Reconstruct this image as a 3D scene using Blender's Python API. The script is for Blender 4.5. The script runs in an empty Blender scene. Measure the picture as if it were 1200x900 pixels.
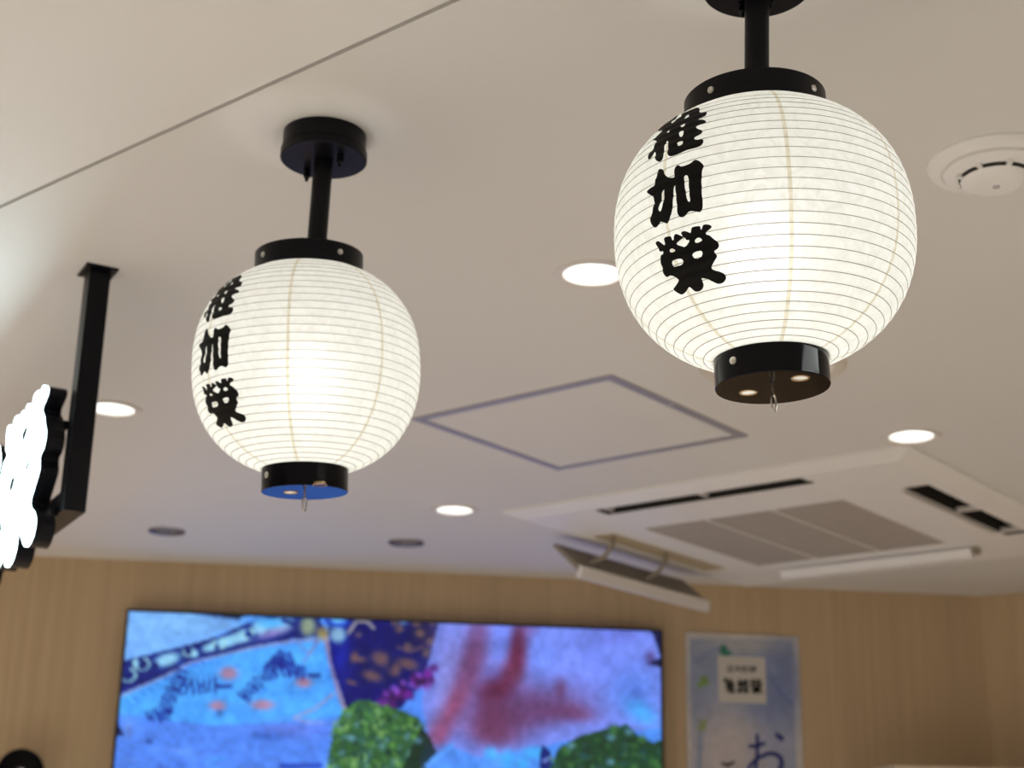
import bpy, math, random
import numpy as np
from mathutils import Vector, Matrix
from mathutils.geometry import delaunay_2d_cdt

# ------------------------------------------------------------------ camera, world, lights, exposure
CAMZ = 1.611                                   # camera height above the floor
H = 0.789                                      # ceiling above the camera
CEIL = CAMZ + H
F = 1800.0
PITCH, ROLL = math.radians(17.88), math.radians(1.15)
UP = np.array([math.sin(ROLL)*math.cos(PITCH), -math.cos(ROLL)*math.cos(PITCH), math.sin(PITCH)])
FW = np.array([0, 0, 1.0]); FH = FW-UP*UP[2]; FH /= np.linalg.norm(FH); RT = np.cross(FH, UP)
M = np.array([RT, FH, UP])                     # camera (x right, y down, z forward) -> world axes
EYE = np.array([0, 0, CAMZ])

scene = bpy.context.scene
C = scene.collection
cam_data = bpy.data.cameras.new('camera')
cam = bpy.data.objects.new('camera', cam_data)
C.objects.link(cam)
X, Y, Z = M@np.array([1, 0, 0]), -(M@np.array([0, 1, 0])), -(M@np.array([0, 0, 1]))
cam.matrix_world = Matrix(((X[0], Y[0], Z[0], 0), (X[1], Y[1], Z[1], 0), (X[2], Y[2], Z[2], CAMZ), (0, 0, 0, 1)))
cam_data.sensor_width = 36
cam_data.lens = F/1200*36
cam_data.clip_start = 0.05
cam_data.dof.use_dof = True
cam_data.dof.focus_distance = 1.22
cam_data.dof.aperture_fstop = 8.5
scene.camera = cam

world = bpy.data.worlds.new('world'); scene.world = world
world.use_nodes = True
bg = world.node_tree.nodes['Background']
bg.inputs[0].default_value = (1.0, 0.95, 0.88, 1)
bg.inputs[1].default_value = 0.25

scene.view_settings.view_transform = 'Standard'
scene.view_settings.look = 'None'
scene.view_settings.exposure = 0.0
scene.view_settings.gamma = 1.0

LAMP_W = 15.5            # power of each added out-of-frame fill lamp
DOWN_E = 15.0           # radiance of the lens of a visible downlight
BULB_E = 18.5           # radiance of a lantern bulb
SIGN_E = 9.0            # radiance of the lit sign faces
TV_E = 1.0

def area(name, loc, size, power, color, spread=math.radians(120)):
    d = bpy.data.lights.new(name, 'AREA'); d.shape = 'DISK'; d.size = size
    d.energy = power; d.color = color; d.spread = spread
    o = bpy.data.objects.new(name, d); C.objects.link(o); o.location = loc
    return o
# fill lamps added unseen under the ceiling, behind and beside the camera
for i, (x, y) in enumerate([(-1.9, 0.4), (-0.7, -0.5), (0.7, -0.5), (2.0, 0.3), (2.1, 1.6), (-1.9, -1.7), (-0.6, -1.9),
                            (0.8, -1.9), (2.1, -1.6), (-2.1, 1.5), (2.2, 2.9), (-1.9, 2.9)]):
    area('fill_lamp', (x, y, CEIL-0.012), 0.09, LAMP_W*(3.2 if (x < -1.8 and y > 2) else 1.5 if x < -1.5 else 0.75 if x > 1.5 else 1.0), (1.0, 0.97, 0.935))

pan = bpy.data.lights.new('ceiling_panel_lamp', 'AREA'); pan.shape = 'RECTANGLE'; pan.size = 0.24; pan.size_y = 0.9; pan.energy = 5.0; pan.color = (0.95, 1.0, 0.97)
po_ = bpy.data.objects.new('ceiling_panel_lamp', pan); C.objects.link(po_); po_.location = (1.26, 0.82, CEIL-0.012)

# ------------------------------------------------------------------ projection helpers (photo pixel -> place)
def ray(x, y): return M@np.array([x-600, y-450, F], float)
def on_ceiling(x, y, h=H):
    d = ray(x, y); return EYE+d*h/d[2]
def at_dist(hd, x, y):
    d = ray(x, y); return EYE+d*hd/math.hypot(d[0], d[1])
def to_px(p):
    c = M.T@(np.array(p, float)-EYE); return c[0]/c[2]*F+600, c[1]/c[2]*F+450
WA = math.radians(6.7)
WD = np.array([math.cos(WA), math.sin(WA), 0]); WN = np.array([-math.sin(WA), math.cos(WA), 0])
WP = on_ceiling(640, 677)
def on_wall(x, y, off=0.0):
    d = ray(x, y); t = (WN@(WP-EYE)-off)/(WN@d); return EYE+d*t
def wall_pt(s, z, off=0.0):                   # s along the wall from WP, off = distance in front of it
    p = WP+WD*s-WN*(off+0.001); return np.array([p[0], p[1], z])
def wall_s(p): return float((np.array(p)-WP)@WD)
AA = math.radians(-38.9)
UV_U = np.array([math.cos(AA), math.sin(AA), 0]); UV_V = np.array([-math.sin(AA), math.cos(AA), 0])

# ------------------------------------------------------------------ materials
def mat(name, color, rough=0.5, metal=0.0, noise=0.0, nscale=30, bump=0.0, bscale=200, spec=0.5, stretch=None, coat=0.0):
    m = bpy.data.materials.new(name); m.use_nodes = True
    nt = m.node_tree; b = nt.nodes['Principled BSDF']
    b.inputs['Roughness'].default_value = rough; b.inputs['Metallic'].default_value = metal
    b.inputs['Specular IOR Level'].default_value = spec
    b.inputs['Coat Weight'].default_value = coat
    tc = nt.nodes.new('ShaderNodeTexCoord')
    mp = nt.nodes.new('ShaderNodeMapping'); nt.links.new(tc.outputs['Object'], mp.inputs[0])
    if stretch: mp.inputs['Scale'].default_value = stretch
    n = nt.nodes.new('ShaderNodeTexNoise'); n.inputs['Scale'].default_value = nscale; n.inputs['Detail'].default_value = 4
    nt.links.new(mp.outputs[0], n.inputs[0])
    r = nt.nodes.new('ShaderNodeValToRGB')
    k = noise
    r.color_ramp.elements[0].position = 0.3; r.color_ramp.elements[1].position = 0.7
    r.color_ramp.elements[0].color = [c*(1-k) for c in color]+[1]
    r.color_ramp.elements[1].color = [min(1, c*(1+k)) for c in color]+[1]
    nt.links.new(n.outputs[0], r.inputs[0]); nt.links.new(r.outputs[0], b.inputs['Base Color'])
    if bump:
        n2 = nt.nodes.new('ShaderNodeTexNoise'); n2.inputs['Scale'].default_value = bscale
        nt.links.new(mp.outputs[0], n2.inputs[0])
        bp = nt.nodes.new('ShaderNodeBump'); bp.inputs['Strength'].default_value = bump; bp.inputs['Distance'].default_value = 0.001
        nt.links.new(n2.outputs[0], bp.inputs['Height']); nt.links.new(bp.outputs[0], b.inputs['Normal'])
    return m

def emis(name, color, strength):
    m = bpy.data.materials.new(name); m.use_nodes = True; nt = m.node_tree
    nt.nodes.remove(nt.nodes['Principled BSDF'])
    e = nt.nodes.new('ShaderNodeEmission'); e.inputs[0].default_value = (*color, 1); e.inputs[1].default_value = strength
    nt.links.new(e.outputs[0], nt.nodes['Material Output'].inputs[0])
    return m

def paper(name, color, dark, scale):
    m = bpy.data.materials.new(name); m.use_nodes = True; nt = m.node_tree
    nt.nodes.remove(nt.nodes['Principled BSDF'])
    tc = nt.nodes.new('ShaderNodeTexCoord')
    n = nt.nodes.new('ShaderNodeTexNoise'); n.inputs['Scale'].default_value = scale; n.inputs['Detail'].default_value = 5
    n.inputs['Roughness'].default_value = 0.65; n.inputs['Distortion'].default_value = 1.5
    nt.links.new(tc.outputs['Object'], n.inputs[0])
    r = nt.nodes.new('ShaderNodeValToRGB'); r.color_ramp.elements[0].position = 0.35; r.color_ramp.elements[1].position = 0.6
    r.color_ramp.elements[0].color = (*dark, 1); r.color_ramp.elements[1].color = (*color, 1)
    nt.links.new(n.outputs[0], r.inputs[0])
    t = nt.nodes.new('ShaderNodeBsdfTranslucent'); d = nt.nodes.new('ShaderNodeBsdfDiffuse')
    nt.links.new(r.outputs[0], t.inputs[0]); nt.links.new(r.outputs[0], d.inputs[0])
    x = nt.nodes.new('ShaderNodeMixShader'); x.inputs[0].default_value = 0.42
    nt.links.new(t.outputs[0], x.inputs[1]); nt.links.new(d.outputs[0], x.inputs[2])
    f = nt.nodes.new('ShaderNodeBsdfRefraction'); f.inputs['Roughness'].default_value = 0.75; f.inputs['IOR'].default_value = 1.3
    nt.links.new(r.outputs[0], f.inputs[0])
    y = nt.nodes.new('ShaderNodeMixShader'); y.inputs[0].default_value = 0.032
    nt.links.new(x.outputs[0], y.inputs[1]); nt.links.new(f.outputs[0], y.inputs[2])
    nt.links.new(y.outputs[0], nt.nodes['Material Output'].inputs[0])
    return m

def attr_mat(name, emit=None, rough=0.5):
    m = bpy.data.materials.new(name); m.use_nodes = True; nt = m.node_tree
    a = nt.nodes.new('ShaderNodeVertexColor'); a.layer_name = 'print'
    b = nt.nodes['Principled BSDF']
    if emit:
        b.inputs['Base Color'].default_value = (0.01, 0.01, 0.012, 1); b.inputs['Roughness'].default_value = 0.35
        nt.links.new(a.outputs[0], b.inputs['Emission Color']); b.inputs['Emission Strength'].default_value = emit
    else:
        nt.links.new(a.outputs[0], b.inputs['Base Color']); b.inputs['Roughness'].default_value = rough
    return m

MT = dict(
    ceiling=mat('ceiling_paint', (0.745, 0.725, 0.70), 0.55, noise=0.012, nscale=3, bump=0.08, bscale=250, spec=0.3),
    soffit=mat('soffit_paint', (0.79, 0.77, 0.75), 0.6, noise=0.012, nscale=3, bump=0.08, bscale=250, spec=0.3),
    wall=None,
    plain=mat('plain_wall_paint', (0.34, 0.30, 0.25), 0.8, noise=0.03),
    floor=mat('floor_tile_grey', (0.40, 0.37, 0.33), 0.6, noise=0.05, nscale=8),
    black=mat('satin_black_metal', (0.0035, 0.0035, 0.006), 0.36, noise=0.1, nscale=60, spec=0.16),
    lacquer=mat('glossy_black_lacquer', (0.002, 0.002, 0.004), 0.07, noise=0.1, nscale=60, spec=0.15),
    ink=mat('black_brush_ink', (0.004, 0.004, 0.004), 0.6, noise=0.2, nscale=80, spec=0.15),
    rib=mat('thin_bamboo_hoop', (0.26, 0.23, 0.17), 0.8, noise=0.2, nscale=90, spec=0.1),
    steel=mat('screw_steel', (0.72, 0.70, 0.66), 0.28, metal=1.0, noise=0.05),
    brass=mat('eyelet_brass', (0.62, 0.45, 0.26), 0.3, metal=1.0, noise=0.05),
    white=mat('white_plastic', (0.87, 0.85, 0.83), 0.42, noise=0.01, nscale=12),
    white2=mat('white_enamel_trim', (0.76, 0.72, 0.68), 0.4, noise=0.01, nscale=12),
    reflector=mat('white_reflector', (0.90, 0.91, 0.90), 0.35, noise=0.01),
    reflector_off=mat('silver_reflector', (0.42, 0.41, 0.46), 0.25, metal=0.9, noise=0.02),
    dark=mat('dark_void_plastic', (0.020, 0.017, 0.012), 0.7, noise=0.1),
    flapdark=mat('shaded_flap_grey', (0.30, 0.26, 0.20), 0.6, noise=0.05),  # shade on the open flap's inner face, put into its colour
    grille=mat('filter_grille_grey', (0.48, 0.43, 0.38), 0.6, noise=0.03),
    beige=mat('beige_foam_strip', (0.50, 0.41, 0.28), 0.8, noise=0.05),
    alu=mat('anodised_aluminium', (0.40, 0.38, 0.42), 0.45, metal=0.35, noise=0.04),
    bezel=mat('black_bezel', (0.008, 0.008, 0.010), 0.3, noise=0.1),
    gap=mat('joint_shadow_gap', (0.42, 0.39, 0.38), 0.8, noise=0.05),
    cream=mat('cream_laminate', (0.66, 0.54, 0.42), 0.5, noise=0.03),
    glass=mat('lens_glass', (0.55, 0.55, 0.62), 0.08, metal=0.8, noise=0.02),
    card=mat('white_card', (0.60, 0.57, 0.53), 0.7, noise=0.01),
    navy=mat('navy_print', (0.03, 0.04, 0.22), 0.7, noise=0.05),
    pinkbeige=mat('speaker_rim', (0.70, 0.64, 0.55), 0.6, noise=0.02),
)
MT['paper'] = paper('washi_paper', (0.90, 0.915, 0.885), (0.82, 0.83, 0.785), 75)
MT['seam'] = paper('washi_overlap', (0.78, 0.75, 0.63), (0.66, 0.63, 0.50), 130)
MT['bulb'] = emis('lantern_bulb', (1.0, 0.99, 0.96), BULB_E)
MT['lens'] = emis('downlight_lens', (1.0, 0.98, 0.93), DOWN_E)
MT['sign_face'] = emis('lit_sign_face', (0.74, 0.95, 1.0), SIGN_E)

def wallpaper():
    m = mat('wood_grain_wallpaper', (0.55, 0.41, 0.255), 0.6, noise=0.07, nscale=6, stretch=(9, 9, 0.25), spec=0.25)
    nt = m.node_tree; b = nt.nodes['Principled BSDF']
    src = b.inputs['Base Color'].links[0].from_socket
    tc = nt.nodes.new('ShaderNodeTexCoord'); mp = nt.nodes.new('ShaderNodeMapping'); mp.inputs['Scale'].default_value = (60, 60, 0.8)
    nt.links.new(tc.outputs['Object'], mp.inputs[0])
    n = nt.nodes.new('ShaderNodeTexNoise'); n.inputs['Scale'].default_value = 3; n.inputs['Detail'].default_value = 3
    nt.links.new(mp.outputs[0], n.inputs[0])
    r = nt.nodes.new('ShaderNodeValToRGB')
    r.color_ramp.elements[0].color = (0.92, 0.91, 0.89, 1); r.color_ramp.elements[1].color = (1.06, 1.06, 1.06, 1)
    nt.links.new(n.outputs[0], r.inputs[0])
    mx = nt.nodes.new('ShaderNodeMix'); mx.data_type = 'RGBA'; mx.blend_type = 'MULTIPLY'; mx.inputs[0].default_value = 1
    nt.links.new(src, mx.inputs[6]); nt.links.new(r.outputs[0], mx.inputs[7]); nt.links.new(mx.outputs[2], b.inputs['Base Color'])
    return m
MT['wall'] = wallpaper()

# ------------------------------------------------------------------ mesh helpers
class MB:
    def __init__(s): s.v = []; s.f = []
    def add(s, vs, fs):
        k = len(s.v); s.v += [tuple(float(c) for c in p) for p in vs]; s.f += [tuple(i+k for i in f) for f in fs]; return s
    def box(s, o, ex, ey, ez):                # corner o and three edge vectors
        o, ex, ey, ez = map(lambda a: np.array(a, float), (o, ex, ey, ez))
        if np.dot(np.cross(ex, ey), ez) < 0: o = o+ex; ex = -ex
        p = [o, o+ex, o+ex+ey, o+ey, o+ez, o+ex+ez, o+ex+ey+ez, o+ey+ez]
        return s.add(p, [(0, 3, 2, 1), (4, 5, 6, 7), (0, 1, 5, 4), (1, 2, 6, 5), (2, 3, 7, 6), (3, 0, 4, 7)])
    def lathe(s, prof, n=48, c=(0, 0, 0), cap0=False, cap1=False):
        vs = []; fs = []
        for r, z in prof:
            for i in range(n):
                a = 2*math.pi*i/n; vs.append((c[0]+r*math.cos(a), c[1]+r*math.sin(a), c[2]+z))
        for j in range(len(prof)-1):
            for i in range(n):
                k = (i+1) % n; fs.append((j*n+i, j*n+k, (j+1)*n+k, (j+1)*n+i))
        if cap0: fs.append(tuple(reversed(range(n))))
        if cap1: fs.append(tuple(range((len(prof)-1)*n, len(prof)*n)))
        return s.add(vs, fs)
    def tube(s, pts, r, n=8, closed=False):
        pts = [Vector(p) for p in pts]; m = len(pts); vs = []; fs = []
        prev = None
        for i, p in enumerate(pts):
            a = pts[(i-1) % m] if (closed or i > 0) else p
            b = pts[(i+1) % m] if (closed or i < m-1) else p
            t = (b-a).normalized()
            if prev is None: u = t.orthogonal().normalized()
            else: u = (prev-t*prev.dot(t)).normalized()
            prev = u; w = t.cross(u)
            for k in range(n):
                g = 2*math.pi*k/n; vs.append(p+(u*math.cos(g)+w*math.sin(g))*r)
        for i in range(m if closed else m-1):
            j = (i+1) % m
            for k in range(n):
                l = (k+1) % n; fs.append((i*n+k, i*n+l, j*n+l, j*n+k))
        if not closed:
            fs.append(tuple(reversed(range(n)))); fs.append(tuple(range((m-1)*n, m*n)))
        return s.add(vs, fs)
    def prism(s, poly, holes, place, depth_vec):   # place maps 2-D to 3-D
        v2, tris = fill(poly, holes)
        a = [place(p) for p in v2]; dv = np.array(depth_vec, float)
        b = [np.array(p)+dv for p in a]; n = len(a)
        fs = [tuple(t) for t in tris]+[tuple(i+n for i in reversed(t)) for t in tris]
        s.add(a+b, fs)
        for loop in [poly]+list(holes):
            m = len(loop); l = [place(p) for p in loop]
            s.add(l+[np.array(p)+dv for p in l], [(i, (i+1) % m, (i+1) % m+m, i+m) for i in range(m)])
        return s
    def build(s, name, m, parent=None, smooth=False, xf=None):
        me = bpy.data.meshes.new(name)
        me.from_pydata(s.v, [], s.f); me.validate(); me.update()
        if m: me.materials.append(m)
        import bmesh
        bm = bmesh.new(); bm.from_mesh(me); bmesh.ops.recalc_face_normals(bm, faces=bm.faces); bm.to_mesh(me); bm.free()
        if smooth: me.shade_smooth(); me.set_sharp_from_angle(angle=math.radians(30))
        o = bpy.data.objects.new(name, me); C.objects.link(o)
        if parent: o.parent = parent
        if xf is not None: o.matrix_local = xf
        return o

def inside(pts, loops):
    x = pts[:, 0]; y = pts[:, 1]; c = np.zeros(len(pts), bool)
    for L in loops:
        L = np.array(L, float); a = L; b = np.roll(L, -1, 0)
        for (x0, y0), (x1, y1) in zip(a, b):
            if y0 == y1: continue
            hit = ((y0 > y) != (y1 > y)) & (x < (x1-x0)*(y-y0)/(y1-y0)+x0)
            c ^= hit
    return c
def fill(poly, holes=(), grid=None):
    loops = [list(poly)]+[list(h) for h in holes]
    vs = []; es = []
    for L in loops:
        k = len(vs); vs += [Vector((float(p[0]), float(p[1]))) for p in L]
        es += [(k+i, k+(i+1) % len(L)) for i in range(len(L))]
    if grid:
        P = np.array(poly, float); mn = P.min(0); mx = P.max(0)
        gx, gy = np.meshgrid(np.arange(mn[0], mx[0], grid), np.arange(mn[1], mx[1], grid))
        g = np.c_[gx.ravel(), gy.ravel()]+np.random.RandomState(2).uniform(-.1, .1, (gx.size, 2))*grid
        g = g[inside(g, loops)]
        vs += [Vector((float(a), float(b))) for a, b in g]
    ov, oe, of, _, _, _ = delaunay_2d_cdt(vs, es, [], 0, 1e-7)
    ov = np.array([tuple(v) for v in ov]); of = np.array([f for f in of if len(f) == 3])
    cen = ov[of].mean(1)
    of = of[inside(cen, loops)]
    return [tuple(v) for v in ov], [tuple(int(i) for i in f) for f in of]
def resample(L, step):
    out = []; n = len(L)
    for i in range(n):
        a = np.array(L[i], float); b = np.array(L[(i+1) % n], float); k = max(1, int(np.linalg.norm(b-a)/step))
        out += [tuple(a+(b-a)*j/k) for j in range(k)]
    return out
def chaikin(L, it=1):
    for _ in range(it):
        o = []; n = len(L)
        for i in range(n):
            a = np.array(L[i], float); b = np.array(L[(i+1) % n], float); o += [tuple(a*.75+b*.25), tuple(a*.25+b*.75)]
        L = o
    return L
def circle(c, r, n=40): return [(c[0]+r*math.cos(2*math.pi*i/n), c[1]+r*math.sin(2*math.pi*i/n)) for i in range(n)]

def empty(name, loc, label, cat, group=None, rotz=0.0):
    o = bpy.data.objects.new(name, None); C.objects.link(o); o.location = [float(c) for c in loc]; o.rotation_euler = (0, 0, rotz)
    o.empty_display_size = 0.05
    o['label'] = label; o['category'] = cat
    if group: o['group'] = group
    return o
def struct(o): o['kind'] = 'structure'; return o

# ------------------------------------------------------------------ where the ceiling pieces sit
DL = [(694, 321), (131, 479), (1068, 511), (532.5, 597.5)]
DLO = [(195.5, 622), (476, 635.5)]
dl_pos = [on_ceiling(*p) for p in DL]; dlo_pos = [on_ceiling(*p) for p in DLO]
R_AP, R_TRIM = 0.041, 0.054
ac0 = on_ceiling(600, 597)
def uvp(x, y, dz=0.0):
    q = on_ceiling(x, y, H-dz)-ac0; return float(q@UV_U), float(q@UV_V)
def ac(u, v, dz=0.0):                          # dz below the ceiling plane
    p = ac0+UV_U*u+UV_V*v; return np.array([p[0], p[1], CEIL-dz])
ac_hole = [tuple(ac(u, v)[:2]) for u, v in ((0.03, 0.04), (0.91, 0.04), (0.91, 1.02), (0.03, 1.02))]

# ------------------------------------------------------------------ setting
corner = on_ceiling(1131, 706)
cs = (corner-WP)@WD
corner = WP+WD*cs
left_end = WP+WD*(-2.9)
right_dir = UV_U                                # the right wall comes back towards the room's front
rb = corner+right_dir*1.9
outer = [(left_end[0], left_end[1]), (corner[0], corner[1]), (rb[0], rb[1]), (rb[0], -3.0), (left_end[0], -3.0)]
g1 = on_ceiling(0, 243); g2 = on_ceiling(536, 0)
gd = (g2-g1)/np.linalg.norm(g2-g1); gn = np.array([-gd[1], gd[0], 0])     # gn points away from the camera
if gn[1] < 0: gn = -gn
# split the ceiling along the joint
def clip(poly, p, n):
    out = []; m = len(poly)
    for i in range(m):
        a = np.array(poly[i]); b = np.array(poly[(i+1) % m]); da = (a-p)@n; db = (b-p)@n
        if da >= 0: out.append(tuple(a))
        if da*db < 0: out.append(tuple(a+(b-a)*da/(da-db)))
    return out
GAP = 0.0042
far_poly = clip(outer, g1[:2]+gn[:2]*GAP/2, gn[:2])
near_poly = clip(outer, g1[:2]-gn[:2]*GAP/2, -gn[:2])
holes = [circle(p[:2], R_AP+0.001) for p in dl_pos]+[circle(p[:2], 0.040) for p in dlo_pos]+[ac_hole]
struct(MB().prism(far_poly, holes, lambda p: (p[0], p[1], CEIL), (0, 0, 0.012)).build('ceiling', MT['ceiling']))
struct(MB().prism(near_poly, [], lambda p: (p[0], p[1], CEIL+0.0015), (0, 0, 0.012)).build('ceiling', MT['soffit']))
m = MB(); a = g1-gd*3-gn*GAP/2; b = gd*6
m.box((a[0], a[1], CEIL+0.008), b, gn*GAP, (0, 0, 0.004))
struct(m.build('trim_1', MT['gap']))

WT = 0.06
def wall_box(name, p, q, m, inward):
    p = np.array([p[0], p[1], 0.0]); q = np.array([q[0], q[1], 0.0]); d = q-p; n = np.array([-d[1], d[0], 0]); n /= np.linalg.norm(n)
    mid = (p+q)/2
    if (np.array([inward[0], inward[1], 0])-mid)@n > 0: n = -n
    return struct(MB().box(p, d, n*WT, (0, 0, CEIL+0.012)).build(name, m))
inw = (0, 1)
wall_box('wall_back', outer[0], outer[1], MT['wall'], inw)
wall_box('wall_right', outer[1], outer[2], MT['wall'], inw)
wall_box('wall_side', outer[2], outer[3], MT['plain'], inw)
wall_box('wall_front', outer[3], outer[4], MT['plain'], inw)
wall_box('wall_left', outer[4], outer[0], MT['plain'], inw)
struct(MB().prism(outer, [], lambda p: (p[0], p[1], -0.05), (0, 0, 0.05)).build('floor', MT['floor']))

# ------------------------------------------------------------------ brush characters, traced once on the nearer lantern
G1 = [(790,145),(800,175),(785,200),(830,198),(880,195),(892,215),(870,245),(830,257),(770,283),(790,305),(830,300),(870,310),(878,328),(850,345),(800,362),(748,390),(752,410),(780,425),(815,428),(834,447),(825,480),(780,507),(730,530),(722,550),(750,556),(810,546),(840,560),(848,590),(825,628),(780,652),(720,670),(620,695),(560,722),(480,757),(410,777),(385,765),(370,730),(380,690),(386,640),(381,568),(355,588),(336,640),(330,700),(324,790),(290,835),(260,847),(225,832),(208,795),(222,740),(215,718),(185,760),(150,800),(122,818),(118,800),(130,750),(160,710),(195,670),(205,630),(238,572),(175,568),(182,553),(220,520),(270,480),(312,447),(285,438),(215,460),(250,428),(285,402),(320,370),(340,335),(390,290),(450,265),(508,240),(500,265),(470,295),(422,335),(430,347),(480,312),(520,280),(555,245),(570,212),(620,190),(680,165),(740,146)]
G1H = [[(590,280),(620,250),(658,235),(645,260),(605,287)],[(545,380),(570,352),(607,343),(607,370),(580,397),(552,397)],[(530,512),(527,470),(550,450),(587,443),(587,475),(565,512),(540,520)],[(500,605),(530,588),(577,576),(574,605),(530,640),(508,637)],[(372,460),(385,440),(410,428),(405,452),(385,474),(373,470)]]
G2 = [(740,32),(790,50),(830,85),(850,115),(830,170),(820,250),(820,400),(825,520),(840,600),(832,670),(805,720),(770,717),(690,700),(640,717),(605,770),(570,790),(525,780),(505,740),(500,650),(490,540),(480,430),(475,365),(462,375),(455,450),(448,560),(440,660),(430,740),(405,790),(385,860),(365,870),(330,857),(285,840),(265,868),(245,905),(225,922),(195,920),(175,900),(155,845),(146,800),(160,760),(182,720),(187,640),(205,600),(197,515),(150,497),(106,462),(115,435),(160,400),(208,370),(208,305),(240,260),(242,200),(250,165),(290,148),(325,170),(340,230),(380,265),(440,270),(466,265),(460,190),(480,120),(515,98),(555,130),(640,100),(690,75),(715,42)]
G2H = [[(590,260),(620,233),(648,250),(655,400),(662,500),(674,560),(655,587),(635,570),(610,450),(598,350)],[(320,425),(332,428),(336,520),(318,590),(310,650),(285,705),(262,710),(258,670),(280,610),(300,550),(305,470)]]
G3 = [(650,72),(700,78),(722,100),(690,130),(650,155),(660,180),(700,190),(740,230),(780,255),(797,295),(780,330),(742,350),(750,375),(778,405),(750,450),(720,500),(710,530),(740,550),(820,570),(860,600),(870,640),(840,680),(790,697),(740,675),(670,645),(608,630),(615,660),(634,700),(627,740),(590,774),(545,776),(515,747),(480,720),(455,770),(410,810),(360,787),(305,755),(345,710),(380,655),(350,635),(290,600),(250,628),(215,590),(200,560),(205,520),(180,470),(180,395),(212,385),(213,350),(178,362),(150,310),(128,265),(160,243),(195,270),(222,300),(228,270),(217,215),(250,200),(295,195),(302,237),(318,240),(325,185),(350,170),(400,195),(414,200),(394,158),(430,140),(470,152),(500,168),(505,110),(530,97),(602,88),(602,125),(613,127),(625,83)]
G3H = [[(348,270),(385,238),(420,205),(435,215),(455,240),(487,235),(482,260),(440,312),(400,300),(360,287)],[(538,252),(555,220),(590,208),(622,235),(605,252),(560,270)],[(513,385),(550,358),(612,346),(624,375),(605,417),(560,435),(528,425)],[(300,460),(340,438),(402,428),(420,460),(407,497),(340,514),(310,517)],[(278,345),(300,320),(337,340),(330,357),(300,367),(283,362)]]
def crop_px(L, x0, y0, k): return [(x0+x/k, y0+y/k) for x, y in L]
GLY_PX = [(crop_px(G1, 750, 115, 11.25), [crop_px(h, 750, 115, 11.25) for h in G1H]),
          (crop_px(G2, 750, 185, 11.25), [crop_px(h, 750, 185, 11.25) for h in G2H]),
          (crop_px(G3, 755, 255, 9.0), [crop_px(h, 755, 255, 9.0) for h in G3H])]

# ------------------------------------------------------------------ lanterns
NR = 31                                         # bands of paper between hoops
class Lantern:
    """profile in body coordinates: origin at the middle of the collar's lower edge, z up"""
    def __init__(s, D, hgt, rc, rb, cap_h):
        s.a = D/2; s.rc = rc; s.rb = rb; s.h = hgt; s.cap_h = cap_h
        pr = []
        zc = -hgt*0.485; s.zc = zc
        p = 2.3
        c0 = (rc*0.985/s.a)**(p/2); c1 = (rb*0.99/s.a)**(p/2); t0 = math.acos(c0); t1 = -math.acos(c1)
        bu = -zc/math.sin(t0)**(2/p); bl = (hgt+zc)/math.sin(-t1)**(2/p)
        for i in range(2401):
            t = t0+(t1-t0)*i/2400; b = bu if t > 0 else -bl
            pr.append((s.a*max(0, math.cos(t))**(2/p), zc+b*abs(math.sin(t))**(2/p)))
        s.p = np.array(pr); ds = np.r_[0, np.cumsum(np.hypot(*np.diff(s.p, axis=0).T))]
        s.L = ds[-1]; s.s = ds
    def at(s, q):                               # arclength -> r, z, normal
        r = np.interp(q, s.s, s.p[:, 0]); z = np.interp(q, s.s, s.p[:, 1])
        e = 0.0015; r1 = np.interp(min(s.L, q+e), s.s, s.p[:, 0])-np.interp(max(0, q-e), s.s, s.p[:, 0]); z1 = np.interp(min(s.L, q+e), s.s, s.p[:, 1])-np.interp(max(0, q-e), s.s, s.p[:, 1])
        n = math.hypot(r1, z1) or 1; return r, z, -z1/n, r1/n
    def bulged(s, q, extra=0.0):
        r, z, nr, nz = s.at(q); k = abs(math.sin(math.pi*q/s.L*NR))
        o = 0.0009*k**0.8+extra; return r+nr*o, z+nz*o
    def hit(s, o, d):                           # ray in body coordinates
        d = d/np.linalg.norm(d); best = None; prev = None
        for t in np.arange(0.3, 3.0, 0.001):
            p = o+d*t
            if not (-s.h <= p[2] <= 0): prev = None; continue
            rr = np.interp(-p[2], -s.p[:, 1], s.p[:, 0]); f = math.hypot(p[0], p[1])-rr
            if f <= 0:
                lo, hi = t-0.001, t
                for _ in range(20):
                    m_ = (lo+hi)/2; p = o+d*m_; rr = np.interp(-p[2], -s.p[:, 1], s.p[:, 0])
                    if math.hypot(p[0], p[1])-rr <= 0: hi = m_
                    else: lo = m_
                break
        else:                                   # a grazing ray: nearest approach
            ts = np.arange(0.3, 3.0, 0.001); P = o+d*ts[:, None]; rr = np.interp(-P[:, 2], -s.p[:, 1], s.p[:, 0])
            f = np.hypot(P[:, 0], P[:, 1])-rr+10*((P[:, 2] > 0)|(P[:, 2] < -s.h)); p = P[f.argmin()]
        return math.atan2(p[1], p[0]), float(np.interp(-p[2], -s.p[:, 1], s.s))

def rot_about(axis, ang): return Matrix.Rotation(ang, 4, Vector(axis))

def collar_mesh(rc, h):
    m = MB().lathe([(rc-0.0050, h), (rc-0.0008, h), (rc, h-0.0008), (rc, -0.001), (rc-0.0015, -0.001), (rc-0.0015, h-0.0015), (rc-0.0050, h-0.0015), (rc-0.0050, h)], 72)
    m.lathe([(0.001, h), (0.019, h), (0.019, h-0.0015), (0.001, h-0.0015)], 32)
    for k in range(3):
        a = math.radians(120*k+35); c_, s_ = math.cos(a), math.sin(a)
        m.box((0.017*c_+0.003*s_, 0.017*s_-0.003*c_, h-0.0014), ((rc-0.020)*c_, (rc-0.020)*s_, 0), (-0.006*s_, 0.006*c_, 0), (0, 0, 0.0013))
    return m

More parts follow.
